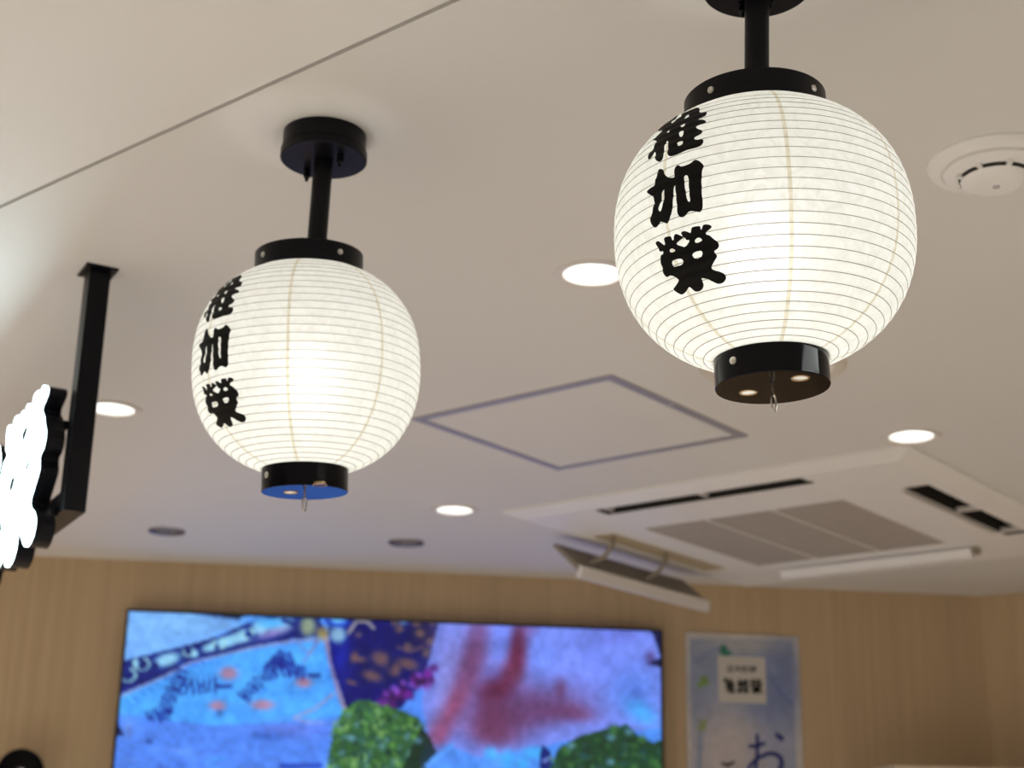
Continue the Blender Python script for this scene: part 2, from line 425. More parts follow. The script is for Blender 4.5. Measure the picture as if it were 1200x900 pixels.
def lantern(mount_px, stem_lean, body_dx, lean, away, D, ztop, zbot, rc, rb, seam_rel, screw_rel, cap_rel, knobs, holes_px, label, glyph=None, glyph_shift=0.0):
    mp = on_ceiling(*mount_px)
    az = math.atan2(mp[0], mp[1]); hd = math.hypot(mp[0], mp[1])
    side = np.array([math.cos(az), -math.sin(az), 0]); fwd = np.array([math.sin(az), math.cos(az), 0])
    top = empty('paper_lantern', (mp[0], mp[1], CEIL), label, 'lantern', 'round paper lanterns on the ceiling')
    def P(name, mb, m, parent=top, smooth=True, xf=None): return mb.build(name, m, parent, smooth, xf)
    cr = 0.0475; ch = 0.031
    can = P('canopy', MB().lathe([(0.001, 0), (cr-0.0012, 0), (cr-0.0012, -0.019), (cr-0.002, -0.0195), (cr-0.002, -0.0205), (cr+0.0006, -0.021), (cr+0.0006, -ch+0.001), (cr-0.0006, -ch), (0.001, -ch)], 64), MT['black'])
    for kx, ky in knobs:
        d = ray(kx, ky); q = EYE+d*((H-ch)/d[2]); lx, ly = q[0]-mp[0], q[1]-mp[1]
        rr = math.hypot(lx, ly)
        if rr > cr-0.006: lx, ly = lx*(cr-0.006)/rr, ly*(cr-0.006)/rr
        k = MB().lathe([(0.0006, 0), (0.0042, 0), (0.0042, -0.002), (0.0028, -0.0026), (0.0040, -0.004), (0.0040, -0.009), (0.0022, -0.0105), (0.0018, -0.014), (0.0003, -0.0145)], 16, (lx, ly, -ch))
        P('thumb_screw', k, MT['black'], can)
    zt = ztop-H                                  # collar top, below the ceiling
    foot = side*(math.sin(stem_lean)*(-zt-ch))
    st = MB().tube([(0, 0, -ch+0.001), (foot[0], foot[1], zt-0.001)], 0.0108, 24)
    P('stem', st, MT['black'])
    # body frame
    colh = 0.0235
    B = Matrix.Translation(Vector((foot+side*body_dx).tolist())+Vector((0, 0, zt)))@rot_about(fwd.tolist(), lean)@rot_about(side.tolist(), away)@Matrix.Translation((0, 0, -colh))
    lan = Lantern(D, (ztop-zbot)-colh, rc, rb, 0)
    view = math.atan2(-fwd[1], -fwd[0])          # azimuth of the side facing the camera
    # collar: a flat ring box closed above
    col = P('collar', collar_mesh(rc, colh), MT['black'], xf=B)
    def screw(parent, ang, rad, z, r=0.0032):
        s = MB().lathe([(0.0001, 0.0016), (r*0.55, 0.0015), (r*0.9, 0.001), (r, 0.0002), (r, -0.001)], 16, cap1=True)
        s.box((-r*0.7, -0.0003, 0.00125), (r*1.4, 0, 0), (0, 0.0006, 0), (0, 0, 0.0005))
        xf = Matrix.Translation((rad*math.cos(ang), rad*math.sin(ang), z))@Matrix.Rotation(ang, 4, 'Z')@Matrix.Rotation(math.pi/2, 4, 'Y')
        o = s.build('screw', MT['steel'], parent, True, xf); return o
    for k in range(4): screw(col, view+math.radians(screw_rel+90*k), rc, 0.012)
    # paper gores between the seams, with the seam overlaps in the gaps
    seams = sorted([(view+math.radians(a)) % (2*math.pi) for a in seam_rel]); hw = 0.0016
    NS = NR*4
    qs = [lan.L*i/NS for i in range(NS+1)]; prof = [lan.bulged(q) for q in qs]
    for k, a0 in enumerate(seams):
        a1 = seams[(k+1) % len(seams)]
        if a1 <= a0: a1 += 2*math.pi
        n = max(8, int(math.degrees(a1-a0)/3)); vs = []; fs = []
        for r, z in prof:
            w = hw/r
            for i in range(n+1):
                g = a0+w+(a1-a0-2*w)*i/n; vs.append((r*math.cos(g), r*math.sin(g), z))
        for j in range(NS):
            for i in range(n): fs.append((j*(n+1)+i, (j+1)*(n+1)+i, (j+1)*(n+1)+i+1, j*(n+1)+i+1))
        MB().add(vs, fs).build('paper_panel', MT['paper'], top, True, B)
        vs = []; fs = []
        for r, z in prof:
            w = hw/r
            for g in (a0-w, a0, a0+w): vs.append((r*math.cos(g), r*math.sin(g), z))
        for j in range(NS):
            for i in range(2): fs.append((j*3+i, (j+1)*3+i, (j+1)*3+i+1, j*3+i+1))
        MB().add(vs, fs).build('seam', MT['seam'], top, True, B)
    for k in range(1, NR):
        r, z, nr, nz = lan.at(lan.L*k/NR)
        r += nr*0.0001; z += nz*0.0001
        MB().tube([(r*math.cos(g), r*math.sin(g), z) for g in [2*math.pi*i/72 for i in range(72)]], 0.00030, 4, True).build('hoop', MT['rib'], top, True, B)
    # bottom cap: open drum with two eyelet holes in its floor
    hb = -lan.h; cap_h = 0.0245; rcap = rb
    capm = MB().lathe([(rcap-0.0012, hb+0.002), (rcap, hb+0.002), (rcap, hb-cap_h+0.0008), (rcap-0.0006, hb-cap_h)], 72)
    Bn = np.array((top.matrix_world@B)); Bn[:3, 3] += 0
    Bw = np.array(Matrix.Translation((mp[0], mp[1], CEIL))@B); Bi = np.linalg.inv(Bw)
    eo = (Bi@np.r_[EYE, 1])[:3]
    def cap_hit(px):
        d = (Bi[:3, :3]@ray(*px)); t = (hb-cap_h-eo[2])/d[2]; return (eo+d*t)[:2]
    hc = [cap_hit(p) for p in holes_px]; hr = 0.0062
    floor_loops = [circle(c, hr, 20) for c in hc]
    v2, tr = fill(circle((0, 0), rcap-0.0006, 72), floor_loops)
    capm.add([(x, y, hb-cap_h) for x, y in v2], tr)
    v2b, trb = fill(circle((0, 0), rcap-0.0012, 72), floor_loops)
    capm.add([(x, y, hb-cap_h+0.002) for x, y in v2b], [tuple(reversed(t)) for t in trb])
    capm.lathe([(rcap-0.0012, hb+0.002), (rcap-0.0012, hb-cap_h+0.002)], 72)
    cap = capm.build('bottom_cap', MT['lacquer'], top, True, B)
    for c in hc:
        e = MB().lathe([(hr, 0.0025), (hr, -0.0006), (hr+0.0012, -0.0008), (hr+0.0016, -0.0001)], 24, (c[0], c[1], hb-cap_h))
        e.build('eyelet', MT['brass'], cap, True)
        MB().add([(c[0], c[1], hb-cap_h+0.0004)]+[(c[0]+hr*math.cos(t), c[1]+hr*math.sin(t), hb-cap_h+0.0004) for t in [2*math.pi*i/20 for i in range(20)]], [(0, 1+i, 1+(i+1) % 20) for i in range(20)]).build('diffuser', MT['paper'], cap)
    screw(cap, view+math.radians(cap_rel), rcap, hb-cap_h*0.42, 0.0034); screw(cap, view+math.radians(cap_rel+180), rcap, hb-cap_h*0.42, 0.0034)
    hk = MB()
    hk.tube([(0, 0, hb-cap_h+0.001), (0, 0, hb-cap_h-0.006)], 0.0009, 8)
    th = view+math.pi/2+0.9
    loop = [(0.0032*math.cos(t)*math.cos(th), 0.0032*math.cos(t)*math.sin(th), hb-cap_h-0.0125+0.0075*math.sin(t)) for t in [2*math.pi*i/20 for i in range(20)]]
    hk.tube(loop, 0.0009, 8, True)
    hk.build('hook_ring', MT['steel'], top, True, B)
    # lamp holder and bulb
    zb = lan.zc-0.014
    MB().lathe([(0.001, colh-0.002), (0.017, colh-0.002), (0.017, -0.02), (0.014, zb+0.032), (0.001, zb+0.032)], 24).build('lamp_holder', MT['white'], top, True, B)
    bl = MB(); pr = [(0.0005, zb-0.027)]+[(0.027*math.cos(t), zb+0.027*math.sin(t)) for t in [math.radians(a) for a in range(-75, 60, 12)]]+[(0.0135, zb+0.031)]
    bl.lathe(pr, 32); bl.build('bulb', MT['bulb'], top, True, B)
    # the brushed characters
    def hit_px(px):
        d = Bi[:3, :3]@ray(*px); return lan.hit(eo, d)
    if glyph is None:
        glyph = []
        for poly, hs in GLY_PX:
            conv = lambda L: [(lambda h: (((h[0]-view+math.pi) % (2*math.pi)-math.pi)*lan.a, h[1]))(hit_px(p)) for p in chaikin(L, 1)]
            glyph.append((conv(poly), [conv(h) for h in hs]))
    else:
        glyph_shift = 0.0; h1 = hit_px((248, 407)); c = np.array(glyph[1][0]).mean(0)
        glyph_shift = ((h1[0]-view+math.pi) % (2*math.pi)-math.pi)*lan.a-c[0]
        print('glyph shift', glyph_shift)
    for poly, hs in glyph:
        pl = resample(poly, 0.0015); hl = [resample(h, 0.0015) for h in hs]
        v2, tr = fill(pl, hl, 0.0022)
        vs = []
        for x, q in v2:
            g = view+(x+glyph_shift)/lan.a; r, z = lan.bulged(min(max(q, 0.001), lan.L-0.001), 0.00055)
            vs.append((r*math.cos(g), r*math.sin(g), z))
        MB().add(vs, tr).build('painted_character', MT['ink'], top, True, B)
    return glyph

GL = lantern((886, -47), math.radians(-1.9), -0.0020, math.radians(-1.6), math.radians(1.0), 0.2495, 0.648, 0.4115, 0.0610, 0.0470,
        [-128, -84, -37, 10, 58, 103, 147, 192], -36, -40, [(870, 4), (902, -6)], [(877, 460), (938, 443)],
        'larger, nearer white paper lantern with black brush characters, hanging beside the smoke detector')
lantern((381, 159), math.radians(-1.0), -0.007, math.radians(-2.4), math.radians(3.6), 0.2405, 0.6435, 0.406, 0.0585, 0.0453,
        [-145, -100, -57, -10, 38, 84, 128, 172], -57, -61, [(360, 199), (399, 182)], [(341, 577), (375, 568)],
        'smaller, farther white paper lantern with blue sheen under its black cap, hanging left of centre', glyph=GL)

# ------------------------------------------------------------------ hanging sign with lit characters
SA = math.radians(-29.0)
sd = np.array([math.sin(SA), math.cos(SA), 0]); sn = np.array([-math.cos(SA), math.sin(SA), 0])
post = on_ceiling(115, 318)
sgn = empty('hanging_sign', (post[0], post[1], CEIL), 'black metal hanging sign with glowing white characters at the left edge of the photo', 'sign')
S = 0.029
hdp = math.hypot(post[0], post[1])
zpb = at_dist(hdp-0.012, 96, 600)[2]-CEIL
MB().box(-sd*S/2-sn*S/2+np.array([0, 0, zpb]), sd*S, sn*S, (0, 0, -zpb-0.003)).build('post', MT['black'], sgn)
MB().box(-sd*0.026-sn*0.022+np.array([0, 0, -0.003]), sd*0.052, sn*0.044, (0, 0, 0.003)).build('ceiling_plate', MT['black'], sgn)
MB().box(sd*(S/2)-sn*S/2+np.array([0, 0, zpb]), sd*1.0, sn*S, (0, 0, S)).build('bottom_bar', MT['black'], sgn)
g_front, g_back = 0.048, 0.020
zhi = at_dist(hdp-0.03, 62, 438)[2]-CEIL; zlo = at_dist(hdp-0.03, 35, 641)[2]-CEIL
cw = 0.27
for idx, (poly, hs) in enumerate(reversed(GL)):
    P_ = np.array(poly); mn, mx = P_.min(0), P_.max(0)
    flip = 1.0
    def conv(L):
        return [((p[0]-mn[0])/(mx[0]-mn[0])*cw, -(p[1]-mn[1])/(mx[1]-mn[1])) for p in L]
    # characters read left to right towards the post: the x axis runs from far to near
    far = 0.27+idx*0.30-0.005
    def place(p, g):
        q = sd*(far-p[0])+sn*g; return (q[0], q[1], zhi+(zhi-zlo)*p[1])
    pl = resample(conv(poly), 0.02); hl = [resample(conv(h), 0.02) for h in hs]
    can_ = MB().prism(pl, hl, lambda p: place(p, g_back), sn*(g_front-g_back-0.003)).build('letter_can', MT['black'], sgn)
    MB().prism(pl, hl, lambda p: place(p, g_front-0.003), sn*0.003).build('letter_face', MT['sign_face'], can_)['label'] = 'glowing white front of the character'
for t, z in ((0.02, zhi+(zlo-zhi)*0.27), (0.02, zhi+(zlo-zhi)*0.78), (0.40, zhi+(zlo-zhi)*0.8)):
    hgt = 0.012
    MB().box(sd*(t-0.006)+sn*(S/2)+np.array([0, 0, z]), sd*0.012, sn*(g_back-S/2+0.001), (0, 0, hgt)).build('bracket', MT['black'], sgn)
MB().box(sd*0.394+sn*(-S/2)+np.array([0, 0, zpb+S]), sd*0.012, sn*S, (0, 0, (zhi+(zlo-zhi)*0.8)-zpb-S+0.012)).build('upright', MT['black'], sgn)

# ------------------------------------------------------------------ downlights
def downlight(p, label, on=True):
    t = empty('downlight', (p[0], p[1], CEIL), label, 'downlight', 'recessed ceiling downlights')
    ap = R_AP if on else 0.0395
    tr = R_TRIM if on else 0.0455
    MB().lathe([(ap-0.001, 0.002), (ap-0.001, -0.0014), (ap+0.0008, -0.0024), (ap+0.003, -0.0022), (tr-0.0035, -0.0042), (tr-0.001, -0.0040), (tr, 0.0), (ap-0.001, 0.002)], 56).build('trim_ring', MT['white2'] if on else MT['reflector_off'], t, True)
    dp = 0.055
    MB().lathe([(ap-0.001, 0.0), (ap-0.004, 0.018), (ap-0.012, 0.042), (0.022, dp)], 56).build('reflector', MT['reflector'] if on else MT['reflector_off'], t, True)
    MB().lathe([(0.0005, dp), (0.0225, dp)], 40).build('lens', MT['lens'] if on else MT['glass'], t)
    MB().lathe([(0.0005, dp+0.004), (ap, dp+0.004), (ap, 0.013), (ap-0.0006, 0.013)], 40).build('housing', MT['dark'], t)
for p, l in zip(dl_pos, ['lit round downlight in the ceiling just left of the larger lantern', 'lit round downlight partly behind the black sign post',
                         'lit round downlight at the corner of the ceiling air conditioner', 'lit small downlight between the access hatch and the television']):
    downlight(p, l)
downlight(dlo_pos[0], 'unlit grey downlight near the back wall, left of the smaller lantern', False)
downlight(dlo_pos[1], 'unlit grey downlight near the back wall, below the lit small one', False)

# ------------------------------------------------------------------ ceiling speaker plate behind the lantern
p = on_ceiling(905, 430)
sp = empty('ceiling_speaker', (p[0], p[1], CEIL), 'round flush ceiling plate mostly hidden behind the larger lantern', 'speaker')
MB().lathe([(0.096, 0), (0.098, -0.004), (0.112, -0.004), (0.118, 0)], 72).build('rim', MT['pinkbeige'], sp, True)
MB().lathe([(0.0005, -0.0015), (0.0975, -0.0015)], 64).build('grille', MT['white'], sp)

# ------------------------------------------------------------------ smoke detector
p = on_ceiling(1165, 190)
det = empty('smoke_detector', (p[0], p[1], CEIL), 'round white smoke detector on the ceiling beside the larger lantern', 'smoke detector')
MB().lathe([(0.055, 0), (0.0745, 0), (0.0745, -0.003), (0.071, -0.008), (0.060, -0.0105), (0.0585, -0.0085), (0.055, -0.0085)], 72).build('base', MT['white'], det, True)
MB().lathe([(0.0005, -0.004), (0.0565, -0.004), (0.0565, -0.013), (0.053, -0.0145), (0.047, -0.0158), (0.044, -0.0175), (0.040, -0.0190)], 72).build('body', MT['white'], det, True)
for k in range(8):
    a0 = math.radians(45*k-68-14); a1 = a0+math.radians(33)
    v = []; f = []; n = 10
    for i in range(n+1):
        g = a0+(a1-a0)*i/n
        for r, z in ((0.0405, -0.0190), (0.0395, -0.0225)): v.append((r*math.cos(g), r*math.sin(g), z))
    for i in range(n): f.append((2*i, 2*i+1, 2*i+3, 2*i+2))
    MB().add(v, f).build('slot', MT['dark'], det, True)
    g = a1+math.radians(8)
    MB().box((0.034*math.cos(g)-0.0025*math.sin(g), 0.034*math.sin(g)+0.0025*math.cos(g), -0.0228), (0.0105*math.cos(g), 0.0105*math.sin(g), 0), (0.005*math.sin(g), -0.005*math.cos(g), 0), (0, 0, 0.008)).build('fin', MT['white'], det)
MB().lathe([(0.0365, -0.0189), (0.0365, -0.0226), (0.0375, -0.0226)], 64).build('chamber', MT['dark'], det, True)
cap = MB().lathe([(0.0385, -0.0224), (0.0388, -0.0232), (0.0362, -0.0262), (0.028, -0.0300), (0.024, -0.0306), (0.0005, -0.0308)], 72).build('cover', MT['white'], det, True)
MB().lathe([(0.0040, -0.0306), (0.0040, -0.0315), (0.0027, -0.0315), (0.0027, -0.0307)], 24).build('indicator', MT['alu'], cap, True)

# ------------------------------------------------------------------ access hatch
hc = [on_ceiling(*q)[:2] for q in ((485, 490), (712, 438), (875, 512), (655, 549))]
cen = sum(hc)/4
hw_ = 0.215
hat = empty('access_hatch', (cen[0], cen[1], CEIL), 'square access hatch with grey metal frame in the ceiling between the lanterns', 'hatch', rotz=AA)
def ring4(o, i): return [(-o, -o), (o, -o), (o, o), (-o, o)], [(-i, -i), (i, -i), (i, i), (-i, i)]
def frame_bar(name, a, b, c_, d_, m, z0=0.0, th=-0.0025):
    MB().prism([a, b, c_, d_], [], lambda p: (p[0], p[1], z0), (0, 0, th)).build(name, m, hat)
o_, i_ = hw_+0.005, hw_-0.013
Oc, Ic = [(-o_, -o_), (o_, -o_), (o_, o_), (-o_, o_)], [(-i_, -i_), (i_, -i_), (i_, i_), (-i_, i_)]
for k in range(4): frame_bar('frame_bar', Oc[k], Oc[(k+1) % 4], Ic[(k+1) % 4], Ic[k], MT['alu'])
j = i_-0.0015
MB().prism([(-j, -j), (j, -j), (j, j), (-j, j)], [], lambda p: (p[0], p[1], 0), (0, 0, -0.0015)).build('panel', MT['ceiling'], hat)
MB().lathe([(0.0004, -0.0035), (0.0055, -0.0035), (0.006, -0.0015)], 20, (o_-0.0075, -0.03, 0)).build('latch', MT['steel'], hat, True)

# ------------------------------------------------------------------ ceiling cassette air conditioner
q0 = ac(0, 0)
acs = empty('air_conditioner', q0, 'white ceiling cassette air conditioner with its flaps open, near the back wall', 'air conditioner', rotz=AA)
PZ = -0.015
def acb(name, u0, u1, v0, v1, z0, z1, m, parent=acs):
    return MB().box((u0, v0, z0), (u1-u0, 0, 0), (0, v1-v0, 0), (0, 0, z1-z0)).build(name, m, parent)
def span(*pxs):
    q = np.array([uvp(x, y, -PZ) for x, y in pxs]); return q
s1 = span((703, 598), (943, 558), (949, 565.5), (712, 605.5))
s2 = span((1062, 571), (1082, 566), (1200, 621), (1182, 631))
s3 = span((696, 629), (716, 624), (846, 664), (833, 671))
gq = span((755, 622), (985, 583), (1110, 638), (890, 662))
gr = (gq[[0, 3], 0].mean(), gq[[1, 2], 0].mean(), gq[[0, 1], 1].mean(), gq[[2, 3], 1].mean())
gcu, gcv = (gr[0]+gr[1])/2, (gr[2]+gr[3])/2
S1 = (s1[[0, 3], 0].mean(), s1[[1, 2], 0].mean(), s1[[0, 1], 1].mean(), s1[[2, 3], 1].mean())
S2 = (s2[[0, 3], 0].mean(), s2[[1, 2], 0].mean(), s2[[0, 1], 1].mean(), s2[[2, 3], 1].mean())
S3 = (s3[[0, 3], 0].mean(), s3[[1, 2], 0].mean(), s3[[0, 1], 1].mean(), s3[[2, 3], 1].mean())
print('AC', gr, S1, S2, S3)
S4 = (S1[0]+0.02, S1[1]-0.03, 2*gcv-S1[3]+0.006, 2*gcv-S1[2]-0.012)
slots = [S1, S2, S3, S4]
U0, U1, V0, V1 = -0.03, 0.95, 0.0, 1.08
panel = MB()
I = 0.045
oc = [(U0, V0), (U1, V0), (U1, V1), (U0, V1)]
ic = [(U0+I*0.6, V0+I), (U1-I, V0+I), (U1-I, V1-I), (U0+I*0.6, V1-I)]
hl = [[(a, c), (b, c), (b, d), (a, d)] for a, b, c, d in slots]+[[(gr[0], gr[2]), (gr[1], gr[2]), (gr[1], gr[3]), (gr[0], gr[3])]]
panel.prism(ic, hl, lambda p: (p[0], p[1], PZ), (0, 0, 0.010))
panel.build('panel', MT['white'], acs)
for k in range(4):
    a, b, c, d = oc[k], oc[(k+1) % 4], ic[(k+1) % 4], ic[k]
    MB().add([(a[0], a[1], -0.004), (b[0], b[1], -0.004), (c[0], c[1], PZ), (d[0], d[1], PZ), (a[0], a[1], 0), (b[0], b[1], 0), (c[0], c[1], 0), (d[0], d[1], 0)],
             [(0, 1, 2, 3), (4, 5, 6, 7), (0, 1, 5, 4), (1, 2, 6, 5), (2, 3, 7, 6), (3, 0, 4, 7)]).build('panel_edge', MT['white'], acs)
acb('housing', 0.05, 0.89, 0.06, 1.0, 0.03, 0.25, MT['dark'])
for k, (a, b, c, d) in enumerate(slots):
    z1 = PZ+(0.055 if k != 2 else 0.004)
    w = MB()
    for o_, e_, f_ in (((a, c), (0, d-c), (1, 0)), ((b, c), (0, d-c), (1, 0)), ((a, c), (b-a, 0), (0, 1)), ((a, d), (b-a, 0), (0, 1))):
        w.box((o_[0]-f_[0]*0.001, o_[1]-f_[1]*0.001, PZ+0.001), (e_[0], e_[1], 0), (f_[0]*0.002, f_[1]*0.002, 0), (0, 0, z1-PZ))
    w.box((a, c, z1), (b-a, 0, 0), (0, d-c, 0), (0, 0, 0.002))
    w.build('duct', MT['dark'] if k != 2 else MT['beige'], acs)
# intake grille with three fields and fine louvres
W3 = (gr[1]-gr[0])/3
for k in range(3):
    a = gr[0]+W3*k
    fr = MB().prism([(a, gr[2]), (a+W3, gr[2]), (a+W3, gr[3]), (a, gr[3])], [[(a+0.005, gr[2]+0.006), (a+W3-0.005, gr[2]+0.006), (a+W3-0.005, gr[3]-0.006), (a+0.005, gr[3]-0.006)]], lambda p: (p[0], p[1], PZ+0.001), (0, 0, 0.006)).build('grille_frame', MT['grille'], acs)
    sl = MB(); n = 48
    for i in range(n):
        v = gr[2]+0.008+(gr[3]-gr[2]-0.018)*i/n
        sl.box((a+0.004, v, PZ+0.002), (W3-0.008, 0, 0), (0, 0.0075, 0), (0, 0, 0.002))
    s_ = sl.build('louvre_field', MT['grille'], fr); s_['kind'] = 'stuff'
    if k: MB().box((a-0.004, gr[2], PZ-0.001), (0.008, 0, 0), (0, gr[3]-gr[2], 0), (0, 0, 0.003)).build('grille_rib', MT['white2'], acs)
acb('filter', gr[0], gr[1], gr[2], gr[3], PZ+0.009, PZ+0.012, MT['dark'])
# flaps: profile in the (across, z) plane swept along the slot
def flap(axis, s0, s1, prof, m, name='flap', parent=acs):
    vs = []; n = len(prof)
    for s_ in (s0, s1):
        for w, z in prof: vs.append((w, s_, z) if axis == 'v' else (s_, w, z))
    fs = [tuple(range(n)), tuple(reversed(range(n, 2*n)))]+[(i, (i+1) % n, (i+1) % n+n, i+n) for i in range(n)]
    return MB().add(vs, fs).build(name, m, parent)
fa, fb = S3[2]-0.005, S3[3]+0.06
w0 = S3[0]
f3 = flap('v', fa, fb, [(w0-0.105, -0.020), (w0-0.030, -0.086), (w0-0.035, -0.096), (w0-0.111, -0.027)], MT['flapdark'])
flap('v', fa, fb, [(w0-0.034, -0.080), (w0-0.024, -0.084), (w0-0.029, -0.112), (w0-0.042, -0.110)], MT['white'], 'flap_lip', f3)
for v in (fa+0.05, fa+0.28):
    MB().tube([(w0+0.03, v, PZ+0.004), (w0+0.026, v, PZ-0.02), (w0+0.004, v+0.004, PZ-0.040), (w0-0.04, v+0.006, PZ-0.052)], 0.006, 8).build('flap_arm', MT['flapdark'], acs, True)
e0 = uvp(916, 674, 0.03); e1 = uvp(1143, 650, 0.03)
vv = (e0[1]+e1[1])/2
flap('u', e0[0], e1[0], [(vv-0.02, PZ-0.004), (vv-0.012, PZ-0.024), (vv-0.004, PZ-0.026), (vv+0.018, PZ-0.012), (vv+0.01, PZ-0.002)], MT['white'])
MB().box((e1[0]+0.004, vv-0.01, PZ-0.016), (0.010, 0, 0), (0, 0.02, 0), (0, 0, 0.017)).build('flap_arm', MT['flapdark'], acs)
for u in (S1[0]+0.012, (S1[0]+S1[1])/2, S1[1]-0.012): MB().box((u-0.004, S1[2], PZ+0.006), (0.008, 0, 0), (0, S1[3]-S1[2], 0), (0, 0, 0.010)).build('flap_arm', MT['white2'], acs)
for v in (S2[2]+0.01, (S2[2]+S2[3])/2, S2[3]-0.03): MB().box((S2[0], v-0.006, PZ+0.001), (S2[1]-S2[0], 0, 0), (0, 0.012, 0), (0, 0, 0.010)).build('flap_arm', MT['white2'], acs)
flap('v', S2[2]+0.02, S2[3]-0.05, [(S2[0]-0.020, PZ-0.001), (S2[0]-0.004, PZ-0.008), (S2[0]-0.002, PZ-0.005), (S2[0]-0.010, PZ+0.001)], MT['white2'])

# ------------------------------------------------------------------ printed surfaces painted as vertex colours
class Canvas:
    def __init__(s, x0, y0, x1, y1, k, col):
        s.x0, s.y0, s.k = x0, y0, k; s.w = int((x1-x0)*k); s.h = int((y1-y0)*k)
        s.X, s.Y = np.meshgrid(x0+(np.arange(s.w)+.5)/k, y0+(np.arange(s.h)+.5)/k)
        s.c = np.ones((s.h, s.w, 3))*np.array(col)/255.0
    def mix(s, a, col): s.c = s.c*(1-a[..., None])+a[..., None]*np.array(col)/255.0
    def poly(s, L, col, al=1.0):
        s.mix(inside(np.c_[s.X.ravel(), s.Y.ravel()], [L]).reshape(s.X.shape)*al, col)
    def blob(s, x, y, rx, ry, col, al=1.0, p=2.0, rot=0.0):
        c, q = math.cos(rot), math.sin(rot); dx, dy = s.X-x, s.Y-y
        u = (dx*c+dy*q)/rx; v = (-dx*q+dy*c)/ry
        s.mix(al*np.exp(-(u*u+v*v)**(p/2)), col)
    def stroke(s, pts, w, col, al=1.0, soft=0.6):
        d = np.full(s.X.shape, 1e9)
        for (ax, ay), (bx, by) in zip(pts[:-1], pts[1:]):
            vx, vy = bx-ax, by-ay; t = np.clip(((s.X-ax)*vx+(s.Y-ay)*vy)/(vx*vx+vy*vy+1e-9), 0, 1)
            d = np.minimum(d, np.hypot(s.X-ax-t*vx, s.Y-ay-t*vy))
        s.mix(al*np.clip((w/2-d)/soft+0.5, 0, 1), col)
    def noise(s, amp, cell, seed, stretch=1.0):
        r = np.random.RandomState(seed); gw = int(s.w/cell/stretch)+3; gh = int(s.h/cell)+3
        g = r.uniform(-1, 1, (gh, gw)); yy = np.arange(s.h)/cell; xx = np.arange(s.w)/cell/stretch
        yi = yy.astype(int); xi = xx.astype(int); fy = (yy-yi)[:, None]; fx = (xx-xi)[None, :]
        v = g[yi][:, xi]*(1-fy)*(1-fx)+g[yi][:, xi+1]*(1-fy)*fx+g[yi+1][:, xi]*fy*(1-fx)+g[yi+1][:, xi+1]*fy*fx
        return v*amp
    def sample(s, x, y):
        i = np.clip(((y-s.y0)*s.k).astype(int), 0, s.h-1); j = np.clip(((x-s.x0)*s.k).astype(int), 0, s.w-1)
        return s.c[i, j]
def lin(c): c = np.clip(c, 0, 1); return np.where(c <= 0.04045, c/12.92, ((c+0.055)/1.055)**2.4)

def print_grid(name, origin, ex, ey, nx, ny, canvas, m, parent, sampler=None, gain=None):
    gx, gy = np.meshgrid(np.linspace(0, 1, nx+1), np.linspace(0, 1, ny+1)); gx = gx.ravel(); gy = gy.ravel()
    P3 = np.array(origin)[None]+gx[:, None]*np.array(ex)[None]+gy[:, None]*np.array(ey)[None]
    c = (M.T@(P3-EYE).T); px = c[0]/c[2]*F+600; py = c[1]/c[2]*F+450
    col = lin(canvas.sample(px, py))
    idx = (np.arange(ny)[:, None]*(nx+1)+np.arange(nx)[None]).ravel()
    faces = np.stack([idx, idx+nx+1, idx+nx+2, idx+1], 1)
    me = bpy.data.meshes.new(name); base = np.array(parent.location)
    me.from_pydata((P3-base).tolist(), [], faces.tolist()); me.update()
    at = me.color_attributes.new('print', 'FLOAT_COLOR', 'POINT')
    at.data.foreach_set('color', np.c_[col, np.ones(len(col))].astype(np.float32).ravel())
    me.materials.append(m); o = bpy.data.objects.new(name, me); C.objects.link(o); o.parent = parent
    return o

# ------------------------------------------------------------------ television
tl = on_wall(148.5, 713, 0.045); tr_ = on_wall(776.5, 738, 0.045)
sL, sR = wall_s(tl), wall_s(tr_); zT = (tl[2]+tr_[2])/2
slope = (tr_[2]-tl[2])/(sR-sL)
tvw = sR-sL; tvh = tvw*9/16
base = wall_pt((sL+sR)/2, zT-tvh, 0)
tv = empty('television', base, 'large wall television showing a colourful blue food picture', 'television')
eyv = np.array([0, 0, -1.0]); exv = WD.copy()
o0 = wall_pt(sL, zT, 0.045)-base
bz = 0.007
MB().prism([(0, 0), (tvw, 0), (tvw, tvh), (0, tvh)], [[(bz, bz), (tvw-bz, bz), (tvw-bz, tvh-bz), (bz, tvh-bz)]],
           lambda p: o0+exv*p[0]+eyv*p[1], WN*0.012).build('bezel', MT['bezel'], tv)
MB().box(o0+exv*0.004+eyv*0.004+WN*0.008, exv*(tvw-0.008), eyv*(tvh-0.008), WN*0.022).build('back_housing', MT['bezel'], tv)
MB().box(o0+exv*(tvw*0.3)+eyv*(tvh*0.3)+WN*0.029, exv*(tvw*0.4), eyv*(tvh*0.35), WN*0.016).build('wall_bracket', MT['bezel'], tv)

cv = Canvas(110, 700, 800, 1110, 1.0, (88, 146, 245))
rs = np.random.RandomState(5)
# pale cloth, upper left
cv.poly([(140, 708), (330, 708), (300, 726), (235, 752), (135, 776)], (122, 176, 244))
cv.blob(205, 730, 60, 14, (135, 190, 248), 0.7)
cv.poly([(188, 708), (318, 708), (300, 717), (280, 725), (240, 720)], (12, 20, 40))
cv.stroke([(205, 715), (245, 721), (282, 727)], 3, (60, 90, 150), 0.7, 2)
# plate with writing
cv.poly([(128, 822), (200, 790), (260, 768), (320, 757), (383, 751), (408, 838), (340, 846), (250, 850), (130, 835)], (84, 166, 252))
